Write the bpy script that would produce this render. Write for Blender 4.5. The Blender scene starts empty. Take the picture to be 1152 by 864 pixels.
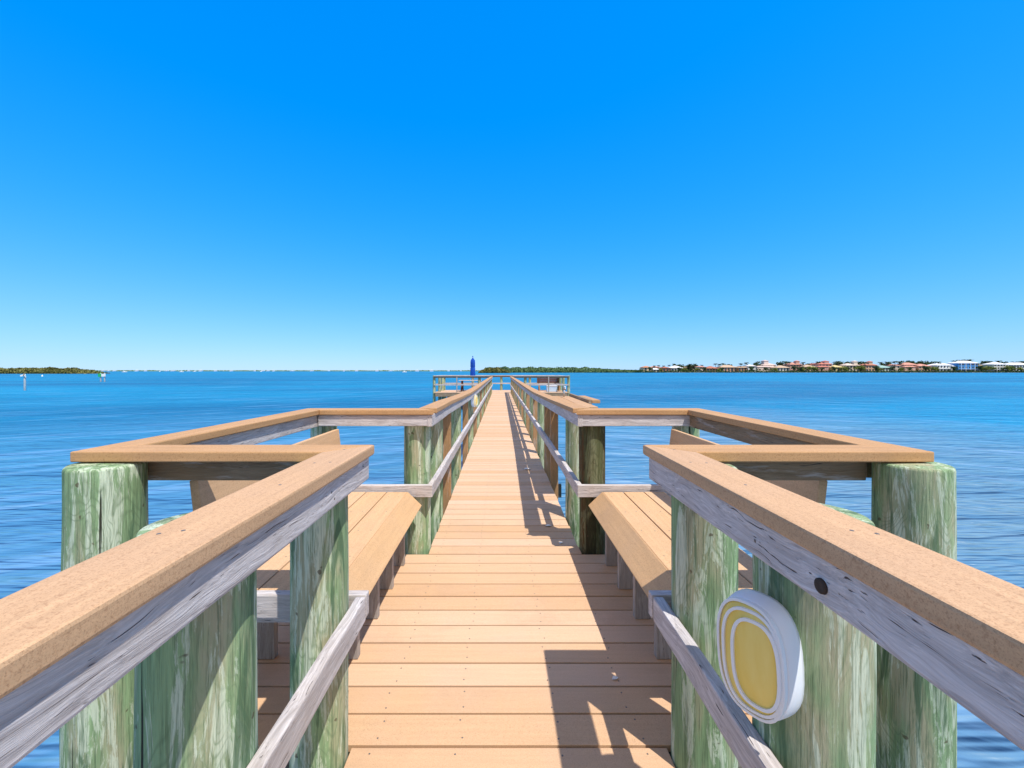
import bpy, bmesh, math, random
from mathutils import Vector, Matrix, noise
R = random.Random(7)
PI = math.pi
scn = bpy.context.scene
col = scn.collection
CX = -0.03            # camera x; pier centre is x = 0, deck surface z = 0, camera at y = 0
H = 1.364             # eye height above the deck
WATER = -1.1

# ------------------------------------------------------------------ node helpers
class NT:
    def __init__(s, name):
        s.m = bpy.data.materials.new(name); s.m.use_nodes = True
        s.t = s.m.node_tree; s.t.nodes.clear()
        s.out = s.n('ShaderNodeOutputMaterial'); s.b = s.n('ShaderNodeBsdfPrincipled')
        s.l(s.b.outputs[0], s.out.inputs[0])
    def n(s, ty, **k):
        n = s.t.nodes.new(ty)
        for a, v in k.items(): setattr(n, a, v)
        return n
    def l(s, a, b): s.t.links.new(a, b)
    def put(s, sock, v):
        if hasattr(v, 'is_output') or hasattr(v, 'links'): s.l(v, sock)
        else: sock.default_value = v
    def math(s, op, a, b=0.0, c=0.0, clamp=False):
        n = s.n('ShaderNodeMath', operation=op); n.use_clamp = clamp
        s.put(n.inputs[0], a); s.put(n.inputs[1], b)
        if op in ('MULTIPLY_ADD', 'SMOOTH_MIN', 'WRAP'): s.put(n.inputs[2], c)
        return n.outputs[0]
    def coord(s, kind='Object'): return s.n('ShaderNodeTexCoord').outputs[kind]
    def vmul(s, v, sc):
        n = s.n('ShaderNodeVectorMath', operation='MULTIPLY'); s.put(n.inputs[0], v); n.inputs[1].default_value = sc
        return n.outputs[0]
    def vadd(s, a, b):
        n = s.n('ShaderNodeVectorMath', operation='ADD'); s.put(n.inputs[0], a); s.put(n.inputs[1], b)
        return n.outputs[0]
    def noise(s, v, scale=5, detail=4, rough=.55, dist=0):
        n = s.n('ShaderNodeTexNoise'); s.l(v, n.inputs['Vector'])
        n.inputs['Scale'].default_value = scale; n.inputs['Detail'].default_value = detail
        n.inputs['Roughness'].default_value = rough; n.inputs['Distortion'].default_value = dist
        return n.outputs['Fac']
    def ramp(s, f, stops, interp='LINEAR'):
        n = s.n('ShaderNodeValToRGB'); n.color_ramp.interpolation = interp
        e = n.color_ramp.elements
        while len(e) < len(stops): e.new(.5)
        for el, (p, c) in zip(e, stops):
            el.position = p; el.color = (c, c, c, 1) if isinstance(c, (int, float)) else (*c, 1)
        s.l(f, n.inputs[0]); return n.outputs[0]
    def mix(s, f, a, b, mode='MIX'):
        n = s.n('ShaderNodeMix', data_type='RGBA', blend_type=mode)
        s.put(n.inputs[0], f)
        for i, v in ((6, a), (7, b)):
            if isinstance(v, tuple) and len(v) == 3: v = (*v, 1)
            s.put(n.inputs[i], v)
        return n.outputs[2]
    def bump(s, h, strength=.3, dist=.01, normal=None):
        n = s.n('ShaderNodeBump'); n.inputs['Strength'].default_value = strength; n.inputs['Distance'].default_value = dist
        s.l(h, n.inputs['Height'])
        if normal is not None: s.l(normal, n.inputs['Normal'])
        return n.outputs[0]
    def island(s): return s.n('ShaderNodeNewGeometry').outputs['Random Per Island']
    def fin(s, color=None, rough=.7, bump=None, spec=.3, **k):
        if color is not None: s.put(s.b.inputs['Base Color'], (*color, 1) if isinstance(color, tuple) and len(color) == 3 else color)
        s.put(s.b.inputs['Roughness'], rough); s.b.inputs['Specular IOR Level'].default_value = spec
        if bump is not None: s.l(bump, s.b.inputs['Normal'])
        for a, v in k.items(): s.put(s.b.inputs[a], v)
        return s.m

def axes(v, ax, a, c):
    """scale vector: a along the grain axis, c across"""
    r = [c, c, c]; r[ax] = a
    return tuple(r)

def composite(name, ax, base=(.62, .405, .24), var=.10, spk=.6):
    t = NT(name); co = t.coord()
    isl = t.island()
    off = t.n('ShaderNodeCombineXYZ'); t.l(t.math('MULTIPLY', isl, 37.0), off.inputs[0]); t.l(t.math('MULTIPLY', isl, 19.0), off.inputs[1])
    v = t.vadd(co, off.outputs[0])
    st = t.noise(t.vmul(v, axes(v, ax, 1.6, 34)), 1.6, 5, .6)
    sp = t.noise(v, 380, 3, .7)
    bl = t.noise(v, 3.2, 4, .6)
    c = t.mix(t.ramp(st, [(.3, 0), (.72, 1)]), tuple(x * (1 - var) for x in base), tuple(min(1, x * (1 + var)) for x in base))
    c = t.mix(t.ramp(bl, [(.45, 0), (.7, .38)]), c, (base[0] * .93, base[1] * .97, base[2] * 1.12))
    sp2 = t.noise(v, 130, 3, .75)
    c = t.mix(t.ramp(sp2, [(.30, spk), (.48, 0)]), c, (base[0] * .6, base[1] * .5, base[2] * .42))
    c = t.mix(t.ramp(sp, [(.33, .65), (.47, 0)]), c, (base[0] * .55, base[1] * .47, base[2] * .40))
    c = t.mix(t.ramp(sp, [(.58, 0), (.75, .5)]), c, (min(1, base[0] * 1.18), base[1] * 1.22, base[2] * 1.3))
    hs = t.n('ShaderNodeHueSaturation')
    t.l(c, hs.inputs['Color']); t.l(t.math('MULTIPLY_ADD', isl, .13, .93), hs.inputs['Value']); t.l(t.math('MULTIPLY_ADD', isl, -.16, 1.06), hs.inputs['Saturation'])
    stain = t.noise(v, 1.1, 6, .7)
    c = t.mix(t.ramp(stain, [(.54, 0), (.70, .32)]), hs.outputs[0], (base[0] * .62, base[1] * .6, base[2] * .62))
    h = t.math('ADD', t.math('MULTIPLY', st, .6), t.math('MULTIPLY', sp, .6))
    return t.fin(c, .74, t.bump(h, .35, .0018), .25)

def weathered(name, ax, light=(.72, .67, .655), dark=(.19, .16, .155), warm=(.34, .25, .17), warmth=.35):
    t = NT(name); co = t.coord(); isl = t.island()
    off = t.n('ShaderNodeCombineXYZ')
    for i in range(3): t.l(t.math('MULTIPLY', isl, 13.0 + 7 * i), off.inputs[i])
    v = t.vadd(co, off.outputs[0])
    wob = t.n('ShaderNodeTexNoise'); t.l(t.vmul(v, axes(v, ax, 2.2, 7.)), wob.inputs['Vector']); wob.inputs['Scale'].default_value = 1.0; wob.inputs['Detail'].default_value = 3
    w = t.n('ShaderNodeVectorMath', operation='SCALE'); t.l(wob.outputs['Color'], w.inputs[0]); w.inputs[3].default_value = .10
    vv = t.vadd(v, w.outputs[0])
    g1 = t.noise(t.vmul(vv, axes(v, ax, .8, 52)), 1.5, 6, .68)
    g2 = t.noise(t.vmul(vv, axes(v, ax, 2.6, 190)), 1.5, 4, .7)
    cr = t.noise(t.vmul(vv, axes(v, ax, .75, 150)), 1.3, 3, .5)
    c = t.mix(t.ramp(g1, [(.34, 0), (.60, 1)]), tuple(a * .5 + b * .5 for a, b in zip(light, dark)), light)
    c = t.mix(t.ramp(g2, [(.25, .55), (.62, 0)]), c, dark)
    big = t.noise(v, 1.9, 4, .6)
    c = t.mix(t.ramp(big, [(.42, 0), (.68, warmth)]), c, warm)
    pale = t.noise(t.vmul(v, axes(v, ax, 3, 22)), 1.2, 5, .7)
    c = t.mix(t.ramp(pale, [(.56, 0), (.74, .6)]), c, (.66, .64, .63))
    crk = t.ramp(cr, [(.29, 1), (.345, 0)])
    c = t.mix(crk, c, (.085, .07, .066))
    h = t.math('SUBTRACT', t.math('ADD', g1, t.math('MULTIPLY', g2, .5)), t.math('MULTIPLY', crk, 1.4))
    return t.fin(c, .86, t.bump(h, .7, .004), .15)

def piling(name, base=(.27, .40, .21), pale=(.66, .73, .57), deepc=(.085, .16, .085), tan=(.47, .41, .28), bt=.75, seed=0.):
    t = NT(name); co = t.coord()
    oi = t.n('ShaderNodeObjectInfo'); off = t.n('ShaderNodeCombineXYZ')
    for i in range(3): t.l(t.math('MULTIPLY', oi.outputs['Random'], 31.0 + 9 * i + seed), off.inputs[i])
    v = t.vadd(co, off.outputs[0])
    def n(sx, sz, det, ro, di=0.): return t.noise(t.vmul(v, (sx, sx, sz)), 1.0, det, ro, di)
    fine = n(190, 6, 4, .7); st = n(55, 1.7, 6, .72, .3)
    pa = n(19, 2.3, 8, .74, .8); dg = n(13, 1.3, 5, .65, .9); tn = n(7, 1.4, 4, .6, .5)
    fld = n(9, 2.6, 2, .4, .6); msk = n(5, 2.4, 3, .6)
    fr = t.math('PINGPONG', t.math('MULTIPLY', fld, 46.0), 1.0)
    ringm = t.math('MULTIPLY', t.ramp(fr, [(.0, 1), (.45, 0)]), t.ramp(msk, [(.46, 0), (.56, .55)]))
    c = t.mix(t.ramp(st, [(.30, 0), (.66, 1)]), tuple(x * .62 for x in base), tuple(x * 1.22 for x in base))
    c = t.mix(t.ramp(tn, [(.47, 0), (.60, bt)]), c, tan)
    c = t.mix(t.ramp(pa, [(.50, 0), (.54, .70), (.75, .95)]), c, pale)
    c = t.mix(t.ramp(dg, [(.38, .85), (.45, 0)]), c, deepc)
    c = t.mix(ringm, c, tuple(x * .6 for x in base))
    c = t.mix(t.ramp(fine, [(.34, .75), (.50, 0)]), c, tuple(x * .42 for x in base))
    cr = n(52, .7, 4, .55, .15); crk = t.ramp(cr, [(.300, 1), (.318, 0)])
    sp = t.noise(v, 26, 2, .5); c = t.mix(t.ramp(sp, [(.255, .7), (.29, 0)]), c, (.09, .06, .035))
    c = t.mix(crk, c, (.045, .045, .03))
    h = t.math('SUBTRACT', t.math('ADD', t.math('MULTIPLY', pa, 1.0), t.math('ADD', st, t.math('MULTIPLY', fine, .6))), t.math('MULTIPLY', crk, 2.6))
    return t.fin(c, .85, t.bump(h, .85, .005), .15)

def flat(name, c, rough=.6, spec=.3, nscale=6., var=.15, **k):
    t = NT(name); n = t.noise(t.coord(), nscale, 4, .6)
    cc = t.mix(t.ramp(n, [(.3, 0), (.7, 1)]), tuple(x * (1 - var) for x in c), tuple(min(1, x * (1 + var)) for x in c))
    return t.fin(cc, rough, None, spec, **k)

M = {}
M['cap_y'] = composite('cap_along', 1, (.54, .312, .148), .14, .7)
M['cap_x'] = composite('cap_across', 0, (.54, .312, .148), .14, .7)
M['deck'] = composite('deck_boards', 0, (.65, .415, .245), .06, .2)
M['seat'] = composite('bench_boards', 1, (.63, .39, .20), .10, .5)
M['old_y'] = weathered('old_timber_along', 1)
M['old_x'] = weathered('old_timber_across', 0)
M['old_z'] = weathered('old_timber_up', 2, (.46, .42, .38))
M['brn_x'] = weathered('brown_timber_across', 0, (.36, .27, .18), (.12, .08, .05), (.28, .17, .08), .6)
M['brn_y'] = weathered('brown_timber_along', 1, (.36, .27, .18), (.12, .08, .05), (.28, .17, .08), .6)
M['brn_z'] = weathered('brown_timber_up', 2, (.50, .30, .15), (.20, .10, .045), (.42, .22, .09), .6)
M['pile'] = piling('green_piling')
M['pile_b'] = piling('stained_piling', (.10, .11, .05), (.20, .21, .12), (.03, .028, .016), (.10, .05, .02), .95, 5.)
M['post_g'] = piling('green_post', (.29, .38, .20), (.60, .66, .47), (.10, .17, .09), (.44, .34, .20), .7, 2.)
M['joist'] = weathered('joist_timber', 0, (.20, .19, .15), (.06, .055, .045), (.16, .12, .08), .4)
M['screw'] = flat('screw_metal', (.13, .115, .10), .5, .5)
M['knot'] = flat('knot_wood', (.055, .04, .032), .8, .2, 60)
M['white_plastic'] = flat('white_plastic', (.78, .79, .80), .32, .5, 4, .03)
# lens of the wall lamp: yellowed, dirtier near its top
t = NT('yellowed_lens'); n1 = t.noise(t.vmul(t.coord(), (30, 30, 6)), 1, 4, .6)
M['lens'] = t.fin(t.mix(t.ramp(n1, [(.35, 0), (.7, 1)]), (.84, .60, .12), (.88, .68, .20)), .33, None, .5)
M['canvas_blue'] = flat('blue_canvas', (.012, .075, .42), .8, .15, 8, .2)
M['metal'] = flat('grey_metal', (.45, .46, .47), .35, .6, 9, .1, Metallic=.6)
M['redbrown'] = flat('redbrown_timber', (.12, .055, .04), .75, .2, 12, .3)
M['pale_blue'] = flat('pale_blue_plastic', (.45, .60, .78), .5, .4, 5, .05)
M['green_sign'] = flat('green_daymark', (.02, .42, .13), .5, .4, 3, .08)
M['white_paint'] = flat('white_paint', (.80, .80, .78), .5, .4, 5, .05)
M['grey_pile'] = flat('grey_pile', (.42, .47, .48), .8, .2, 9, .2)
M['leafdry'] = flat('dry_leaf', (.82, .77, .68), .8, .2, 40, .2)
M['glassy'] = flat('window_glass', (.05, .075, .10), .12, .7, .5, .3)
M['dark_hull'] = flat('dark_hull', (.03, .05, .10), .35, .5)
M['trunk'] = flat('palm_trunk', (.20, .165, .12), .9, .1, 6, .3)
def leafmat(name, a, b, sc=.25):
    t = NT(name); oi = t.island()
    n = t.noise(t.coord(), sc, 4, .65)
    f = t.math('ADD', t.math('MULTIPLY', t.ramp(n, [(.32, 0), (.68, 1)]), .6), t.math('MULTIPLY', oi, .4))
    return t.fin(t.mix(f, a, b), .75, None, .15)
M['mangrove'] = leafmat('mangrove_leaves', (.07, .085, .025), (.25, .24, .075), .12)
M['mangrove_far'] = leafmat('mangrove_leaves_far', (.055, .115, .055), (.17, .26, .11), .1)
M['hedge'] = leafmat('hedge_leaves', (.018, .045, .014), (.10, .15, .045), .15)
M['leaf_dark'] = leafmat('tree_leaves', (.020, .045, .018), (.07, .12, .04), .5)
M['leaf_yellow'] = leafmat('yellow_green_leaves', (.12, .15, .03), (.30, .32, .07), .5)
M['palmleaf'] = leafmat('palm_fronds', (.025, .05, .02), (.07, .11, .045), .8)

# ------------------------------------------------------------------ mesh builder
class MB:
    def __init__(s): s.v = []; s.f = []; s.sm = []
    def poly(s, vs, fs, smooth=False):
        b = len(s.v); s.v += [tuple(p) for p in vs]
        for f in fs: s.f.append(tuple(i + b for i in f)); s.sm.append(smooth)
        return s
    def box(s, x0, x1, y0, y1, z0, z1):
        return s.hexa([(x0, y0, z0), (x1, y0, z0), (x1, y1, z0), (x0, y1, z0), (x0, y0, z1), (x1, y0, z1), (x1, y1, z1), (x0, y1, z1)])
    def hexa(s, p):
        return s.poly(p, [(0, 3, 2, 1), (4, 5, 6, 7), (0, 1, 5, 4), (1, 2, 6, 5), (2, 3, 7, 6), (3, 0, 4, 7)])
    def prism(s, plan, z0, z1):
        n = len(plan)
        return s.poly([(x, y, z0) for x, y in plan] + [(x, y, z1) for x, y in plan],
            [tuple(range(n - 1, -1, -1)), tuple(range(n, 2 * n))] + [(i, (i + 1) % n, n + (i + 1) % n, n + i) for i in range(n)])
    def sweep(s, pts, x0, x1, z0, z1):
        """board whose cross-section x0..x1, z0..z1 is moved along pts = (y, dz, dx)"""
        vs = []; fs = []
        for (y, dz, dx) in pts: vs += [(x0 + dx, y, z0 + dz), (x1 + dx, y, z0 + dz), (x1 + dx, y, z1 + dz), (x0 + dx, y, z1 + dz)]
        n = len(pts)
        for i in range(n - 1):
            a = i * 4
            for k in range(4): fs.append((a + k, a + (k + 1) % 4, a + 4 + (k + 1) % 4, a + 4 + k))
        fs.append((3, 2, 1, 0)); e = (n - 1) * 4; fs.append((e, e + 1, e + 2, e + 3))
        return s.poly(vs, fs)
    def bar(s, a, b, w, h, up=(0, 0, 1)):
        a = Vector(a); b = Vector(b); d = (b - a).normalized(); u = Vector(up)
        sd = d.cross(u)
        if sd.length < 1e-4: sd = d.cross(Vector((1, 0, 0)))
        sd.normalize(); u = sd.cross(d).normalized(); sd *= w / 2; u *= h / 2
        return s.hexa([a - sd - u, a + sd - u, b + sd - u, b - sd - u, a - sd + u, a + sd + u, b + sd + u, b - sd + u])
    def lathe(s, c, prof, seg=24, ax=2, wob=0, sx=1., sy=1., smooth=True, seed=0):
        vs = []; fs = []
        for (r, z) in prof:
            for k in range(seg):
                a = 2 * PI * k / seg
                rr = r * (1 + (wob * noise.noise(Vector((math.cos(a) * 1.7 + seed, math.sin(a) * 1.7 + seed * 2, z * 1.6 + seed))) if wob else 0))
                p = (rr * math.cos(a) * sx, rr * math.sin(a) * sy, z)
                if ax == 0: p = (p[2], p[0], p[1])
                if ax == 1: p = (p[0], p[2], p[1])
                vs.append((c[0] + p[0], c[1] + p[1], c[2] + p[2]))
        n = len(prof)
        for i in range(n - 1):
            for k in range(seg):
                fs.append((i * seg + k, i * seg + (k + 1) % seg, (i + 1) * seg + (k + 1) % seg, (i + 1) * seg + k))
        fs.append(tuple(range(seg - 1, -1, -1))); fs.append(tuple((n - 1) * seg + k for k in range(seg)))
        return s.poly(vs, fs, smooth)
    def tube(s, pts, r, seg=8):
        for a, b in zip(pts, pts[1:]):
            a = Vector(a); b = Vector(b); d = (b - a); q = d.to_track_quat('Z', 'Y'); vs = []
            for p, rr in ((a, r), (b, r)):
                for k in range(seg):
                    an = 2 * PI * k / seg
                    vs.append(p + q @ Vector((math.cos(an) * rr, math.sin(an) * rr, 0)))
            s.poly(vs, [(k, (k + 1) % seg, seg + (k + 1) % seg, seg + k) for k in range(seg)] + [tuple(range(seg - 1, -1, -1)), tuple(range(seg, 2 * seg))], True)
        return s
    def leaf(s, c, sz, rnd):
        q = Vector((rnd.gauss(0, 1), rnd.gauss(0, 1), rnd.gauss(0, 1))).normalized().to_track_quat('Z', 'Y')
        a = sz * rnd.uniform(.6, 1.3); b = sz * rnd.uniform(.4, .9); c = Vector(c)
        return s.poly([c + q @ Vector(p) for p in ((-a, 0, 0), (0, -b, 0), (a, 0, 0), (0, b, 0))], [(0, 1, 2, 3)])
    def build(s, name, mat, parent=None, bevel=0, origin=None, extra=None):
        o0 = Vector(origin) if origin else (wloc(parent) if parent else Vector((0, 0, 0)))
        me = bpy.data.meshes.new(name)
        me.from_pydata([tuple(Vector(p) - o0) for p in s.v], [], s.f); me.validate()
        me.polygons.foreach_set('use_smooth', s.sm[:len(me.polygons)] if len(s.sm) >= len(me.polygons) else [False] * len(me.polygons))
        if mat is not None: me.materials.append(mat)
        bm = bmesh.new(); bm.from_mesh(me); bmesh.ops.recalc_face_normals(bm, faces=bm.faces)
        if bevel:
            es = [e for e in bm.edges if len(e.link_faces) == 2 and e.calc_face_angle(0) > .6]
            bmesh.ops.bevel(bm, geom=es, offset=bevel, segments=2, affect='EDGES', profile=.6, clamp_overlap=True)
        if extra:                                   # small fixings set in the same board
            me.materials.append(extra[1]); nb = len(bm.faces)
            vv = [bm.verts.new(Vector(p) - o0) for p in extra[0].v]
            for f in extra[0].f: ff = bm.faces.new([vv[i] for i in f]); ff.material_index = 1; ff.smooth = True
        bm.to_mesh(me); bm.free()
        o = bpy.data.objects.new(name, me); col.objects.link(o)
        if parent: o.parent = parent
        else: o.location = o0
        return o

def wloc(o):
    v = Vector((0, 0, 0))
    while o: v += o.location; o = o.parent
    return v
def tag(o, label=None, cat=None, group=None, kind=None):
    for k, v in (('label', label), ('category', cat), ('group', group), ('kind', kind)):
        if v: o[k] = v
    return o
def thing(name, loc, label, cat, group=None):
    o = bpy.data.objects.new(name, None); o.empty_display_size = .2; col.objects.link(o); o.location = loc
    return tag(o, label, cat, group)
def copy_tree(o, parent=None):
    c = o.copy(); col.objects.link(c)
    if parent: c.parent = parent
    for ch in list(o.children): copy_tree(ch, c)
    return c
def copy_thing(o, loc, label, rz=None, scale=None):
    c = copy_tree(o); c.location = loc; c['label'] = label
    if rz is not None: c.rotation_euler.z = rz
    if scale is not None: c.scale = scale if isinstance(scale, tuple) else (scale,) * 3
    return c

# ------------------------------------------------------------------ world, sun, camera
w = bpy.data.worlds.new('World'); scn.world = w; w.use_nodes = True
nt = w.node_tree; nt.nodes.clear()
sky = nt.nodes.new('ShaderNodeTexSky'); sky.sky_type = 'NISHITA'; sky.sun_disc = False
SUNV = Vector((.32, -.39, 1.)).normalized()
EL = math.asin(SUNV.z)
sky.sun_elevation = EL; sky.sun_rotation = math.atan2(SUNV.x, SUNV.y)
sky.air_density = 1.0; sky.dust_density = 0.; sky.ozone_density = 2.0
bg = nt.nodes.new('ShaderNodeBackground'); bg.inputs[1].default_value = .10
wo = nt.nodes.new('ShaderNodeOutputWorld')
def wmath(op, a, b=0., clamp=False):
    n = nt.nodes.new('ShaderNodeMath'); n.operation = op; n.use_clamp = clamp
    for i, v in enumerate((a, b)):
        if isinstance(v, (int, float)): n.inputs[i].default_value = v
        else: nt.links.new(v, n.inputs[i])
    return n.outputs[0]
# the deep, vivid blue of the photograph: a tone curve on the Nishita sky, channel by channel
sc_ = nt.nodes.new('ShaderNodeSeparateColor'); nt.links.new(sky.outputs[0], sc_.inputs[0])
KE = 10 / 2 ** .35
r_ = wmath('SMOOTH_MAX', wmath('SUBTRACT', wmath('MULTIPLY', wmath('POWER', sc_.outputs[0], .5), .30 * KE), .38 * KE), .002 * KE)
r_.node.inputs[2].default_value = .22 * KE
r_ = wmath('MAXIMUM', wmath('SUBTRACT', r_, .012 * KE), 0.)
g_ = wmath('MULTIPLY', wmath('POWER', sc_.outputs[1], .6), .222 * KE)
b_ = wmath('MULTIPLY', wmath('POWER', sc_.outputs[2], .12), .88 * KE)
cc_ = nt.nodes.new('ShaderNodeCombineColor')
for i, v in enumerate((r_, g_, b_)): nt.links.new(v, cc_.inputs[i])
# unseen bright cloud added behind the viewer as neutral fill for the shadows
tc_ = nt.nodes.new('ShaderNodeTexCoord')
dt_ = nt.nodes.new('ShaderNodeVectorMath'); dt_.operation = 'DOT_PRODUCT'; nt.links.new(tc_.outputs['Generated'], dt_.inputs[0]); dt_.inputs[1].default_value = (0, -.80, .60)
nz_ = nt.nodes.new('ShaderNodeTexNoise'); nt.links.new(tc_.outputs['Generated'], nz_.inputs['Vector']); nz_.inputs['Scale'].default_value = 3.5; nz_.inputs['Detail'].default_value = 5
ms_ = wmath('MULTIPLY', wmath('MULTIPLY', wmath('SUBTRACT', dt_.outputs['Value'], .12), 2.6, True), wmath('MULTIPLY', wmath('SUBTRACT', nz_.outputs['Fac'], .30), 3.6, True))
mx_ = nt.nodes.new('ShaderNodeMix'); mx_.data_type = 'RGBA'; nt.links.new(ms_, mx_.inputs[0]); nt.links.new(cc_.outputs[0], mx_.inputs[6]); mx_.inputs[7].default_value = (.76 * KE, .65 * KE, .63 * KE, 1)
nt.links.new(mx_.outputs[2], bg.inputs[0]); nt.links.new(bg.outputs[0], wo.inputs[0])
sl = bpy.data.lights.new('sun', 'SUN'); sl.energy = 4.1; sl.angle = math.radians(.53); sl.color = (1, .965, .90)
so = bpy.data.objects.new('sun', sl); col.objects.link(so); so.rotation_euler = SUNV.to_track_quat('Z', 'Y').to_euler()
so.location = (20, -20, 60)
cd = bpy.data.cameras.new('camera'); co_ = bpy.data.objects.new('camera', cd); col.objects.link(co_); scn.camera = co_
co_.location = (CX, 0, H); co_.rotation_euler = (PI / 2, 0, 0)
cd.sensor_width = 36; cd.lens = 470 / 1152 * 36
cd.shift_x = 12.5 / 1152; cd.shift_y = -15 / 1152
cd.clip_start = .02; cd.clip_end = 30000
vs = scn.view_settings; vs.view_transform = 'Standard'; vs.look = 'None'; vs.gamma = 1; vs.exposure = .35; vs.use_curve_mapping = False

def at(px, py, Y):
    """photo pixel -> world point at depth Y"""
    return Vector((CX + (px - 563.5) * Y / 470, Y, H - (py - 417) * Y / 470))

# ------------------------------------------------------------------ water and seabed
t = NT('bay_water'); co = t.coord('Object')
sep = t.n('ShaderNodeSeparateXYZ'); t.l(co, sep.inputs[0])
rot = t.n('ShaderNodeMapping'); rot.inputs['Rotation'].default_value = (0, 0, math.radians(-14)); t.l(co, rot.inputs['Vector'])
rv = rot.outputs[0]
patch = t.noise(t.vmul(rv, (.012, .05, 1)), 1., 5, .6)
shal = t.noise(t.vmul(co, (.05, .11, 1)), 1., 5, .65)
deep = t.mix(t.ramp(patch, [(.36, 0), (.64, 1)]), (.000, .15, .32), (.000, .27, .50))
ds = t.n('ShaderNodeVectorMath', operation='LENGTH'); t.l(co, ds.inputs[0])
# a dull shelf lies round the pier, sandier to the right; the channel beyond is vivid blue
shelf = t.ramp(t.math('ADD', t.math('MULTIPLY', ds.outputs['Value'], .026), t.math('MULTIPLY_ADD', shal, .5, -.25)), [(.06, 1), (.85, 0)])
c = t.mix(shelf, deep, (.105, .235, .40))
sx = t.math('MULTIPLY_ADD', sep.outputs[0], .09, -.05, clamp=False)
sm = t.math('MULTIPLY', t.ramp(t.math('ADD', sx, t.math('MULTIPLY_ADD', shal, .8, -.4)), [(.0, 0), (.8, 1)]), shelf)
c = t.mix(sm, c, (.20, .29, .33))
# ripples bend round the pier
xx = t.math('POWER', t.math('ADD', t.math('MULTIPLY', sep.outputs[0], sep.outputs[0]), 6.0), .5)
bend = t.n('ShaderNodeCombineXYZ'); t.l(sep.outputs[0], bend.inputs[0]); t.l(t.math('ADD', sep.outputs[1], t.math('MULTIPLY', xx, .75)), bend.inputs[1])
bv = bend.outputs[0]
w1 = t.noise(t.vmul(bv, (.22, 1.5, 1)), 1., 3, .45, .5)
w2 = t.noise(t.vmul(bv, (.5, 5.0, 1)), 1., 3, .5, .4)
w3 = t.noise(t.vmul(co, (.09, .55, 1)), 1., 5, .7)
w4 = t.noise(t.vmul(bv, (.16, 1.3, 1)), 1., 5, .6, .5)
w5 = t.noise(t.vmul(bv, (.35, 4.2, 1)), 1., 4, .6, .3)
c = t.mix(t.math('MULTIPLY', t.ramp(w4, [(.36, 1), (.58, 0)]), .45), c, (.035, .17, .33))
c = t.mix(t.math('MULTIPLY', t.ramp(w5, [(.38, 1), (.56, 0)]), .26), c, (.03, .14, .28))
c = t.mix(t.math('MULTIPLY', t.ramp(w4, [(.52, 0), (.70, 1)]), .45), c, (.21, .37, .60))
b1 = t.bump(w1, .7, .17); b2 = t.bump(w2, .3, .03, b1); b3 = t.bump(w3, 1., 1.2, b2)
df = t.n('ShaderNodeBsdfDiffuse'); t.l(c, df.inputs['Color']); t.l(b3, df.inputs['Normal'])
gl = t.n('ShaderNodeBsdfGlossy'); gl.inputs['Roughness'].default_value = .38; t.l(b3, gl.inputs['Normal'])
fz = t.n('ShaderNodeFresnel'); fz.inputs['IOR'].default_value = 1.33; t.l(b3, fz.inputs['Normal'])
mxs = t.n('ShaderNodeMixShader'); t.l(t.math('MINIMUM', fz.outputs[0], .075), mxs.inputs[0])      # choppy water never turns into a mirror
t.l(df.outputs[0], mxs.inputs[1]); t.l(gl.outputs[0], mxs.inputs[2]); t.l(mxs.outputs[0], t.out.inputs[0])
M['water'] = t.m
mb = MB(); mb.poly([(-9000, -300, WATER), (9000, -300, WATER), (9000, 12000, WATER), (-9000, 12000, WATER)], [(0, 1, 2, 3)])
tag(mb.build('water', M['water']), kind='structure')
t = NT('seabed_sand'); M['sand'] = t.fin(t.mix(t.noise(t.coord(), .4, 5, .6), (.16, .17, .11), (.30, .28, .18)), .95)
tag(MB().poly([(-9000, -300, -4.2), (9000, -300, -4.2), (9000, 12000, -4.2), (-9000, 12000, -4.2)], [(0, 1, 2, 3)]).build('seabed', M['sand']), kind='structure')

# ------------------------------------------------------------------ pier geometry constants
CI, CO = .521, .663       # cap inner / outer x
FI, FO = .535, .573       # face of the 2x4 rails
BX = 1.47                 # outer edge of the bay caps
Y0, Y1 = 1.478, 1.622     # near cross cap
Y2, Y3 = 3.06, 3.20       # far cross cap
BACK = -7.0
PITCH = .1444; LINE0 = 1.9495
END = 25.9

# deck
pier = thing('pier_deck', (0, 3, 0), 'long tan plank walkway of the pier running straight out over the water', 'pier')
mb = MB(); scr = MB()
k0 = int((BACK - LINE0) / PITCH)
k = k0
while LINE0 + k * PITCH < END:
    y = LINE0 + k * PITCH
    if 1.5 < y < 3.05: hw = 1.34
    else: hw = .570
    j = R.uniform(-.004, .004); dz = R.uniform(-.0012, .0012)
    mb.box(-hw + j * (hw < 1), hw + j * (hw < 1), y + .005, y + PITCH - .005, -.026 + dz, dz)
    if y < 12:
        for sx in (-.49, -.185, .185, .49):
            for dy in (.034, PITCH - .034):
                scr.lathe((sx + R.uniform(-.012, .012), y + dy + R.uniform(-.006, .006), dz), [(.0036, -.002), (.0034, .0007), (.002, .001)], 8)
    k += 1
mb.build('deck_boards', M['deck'], pier, bevel=.0016)
scr.build('deck_screw', M['screw'], pier)['kind'] = 'stuff'
for x in (-.568, -.02, .530): MB().box(x, x + .04, BACK, END, -.27, -.0285).build('joist', M['joist'], pier)
for x0, x1 in ((-1.32, -1.28), (-.92, -.88), (.88, .92), (1.28, 1.32)): MB().box(x0, x1, 1.60, 3.07, -.24, -.0285).build('joist', M['joist'], pier)
for x0, x1 in ((-1.34, -.575), (.575, 1.34)):
    MB().box(x0, x1, 1.535, 1.573, -.25, -.03).build('edge_board', M['joist'], pier)
    MB().box(x0, x1, 3.125, 3.163, -.25, -.03).build('edge_board', M['joist'], pier)
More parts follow.
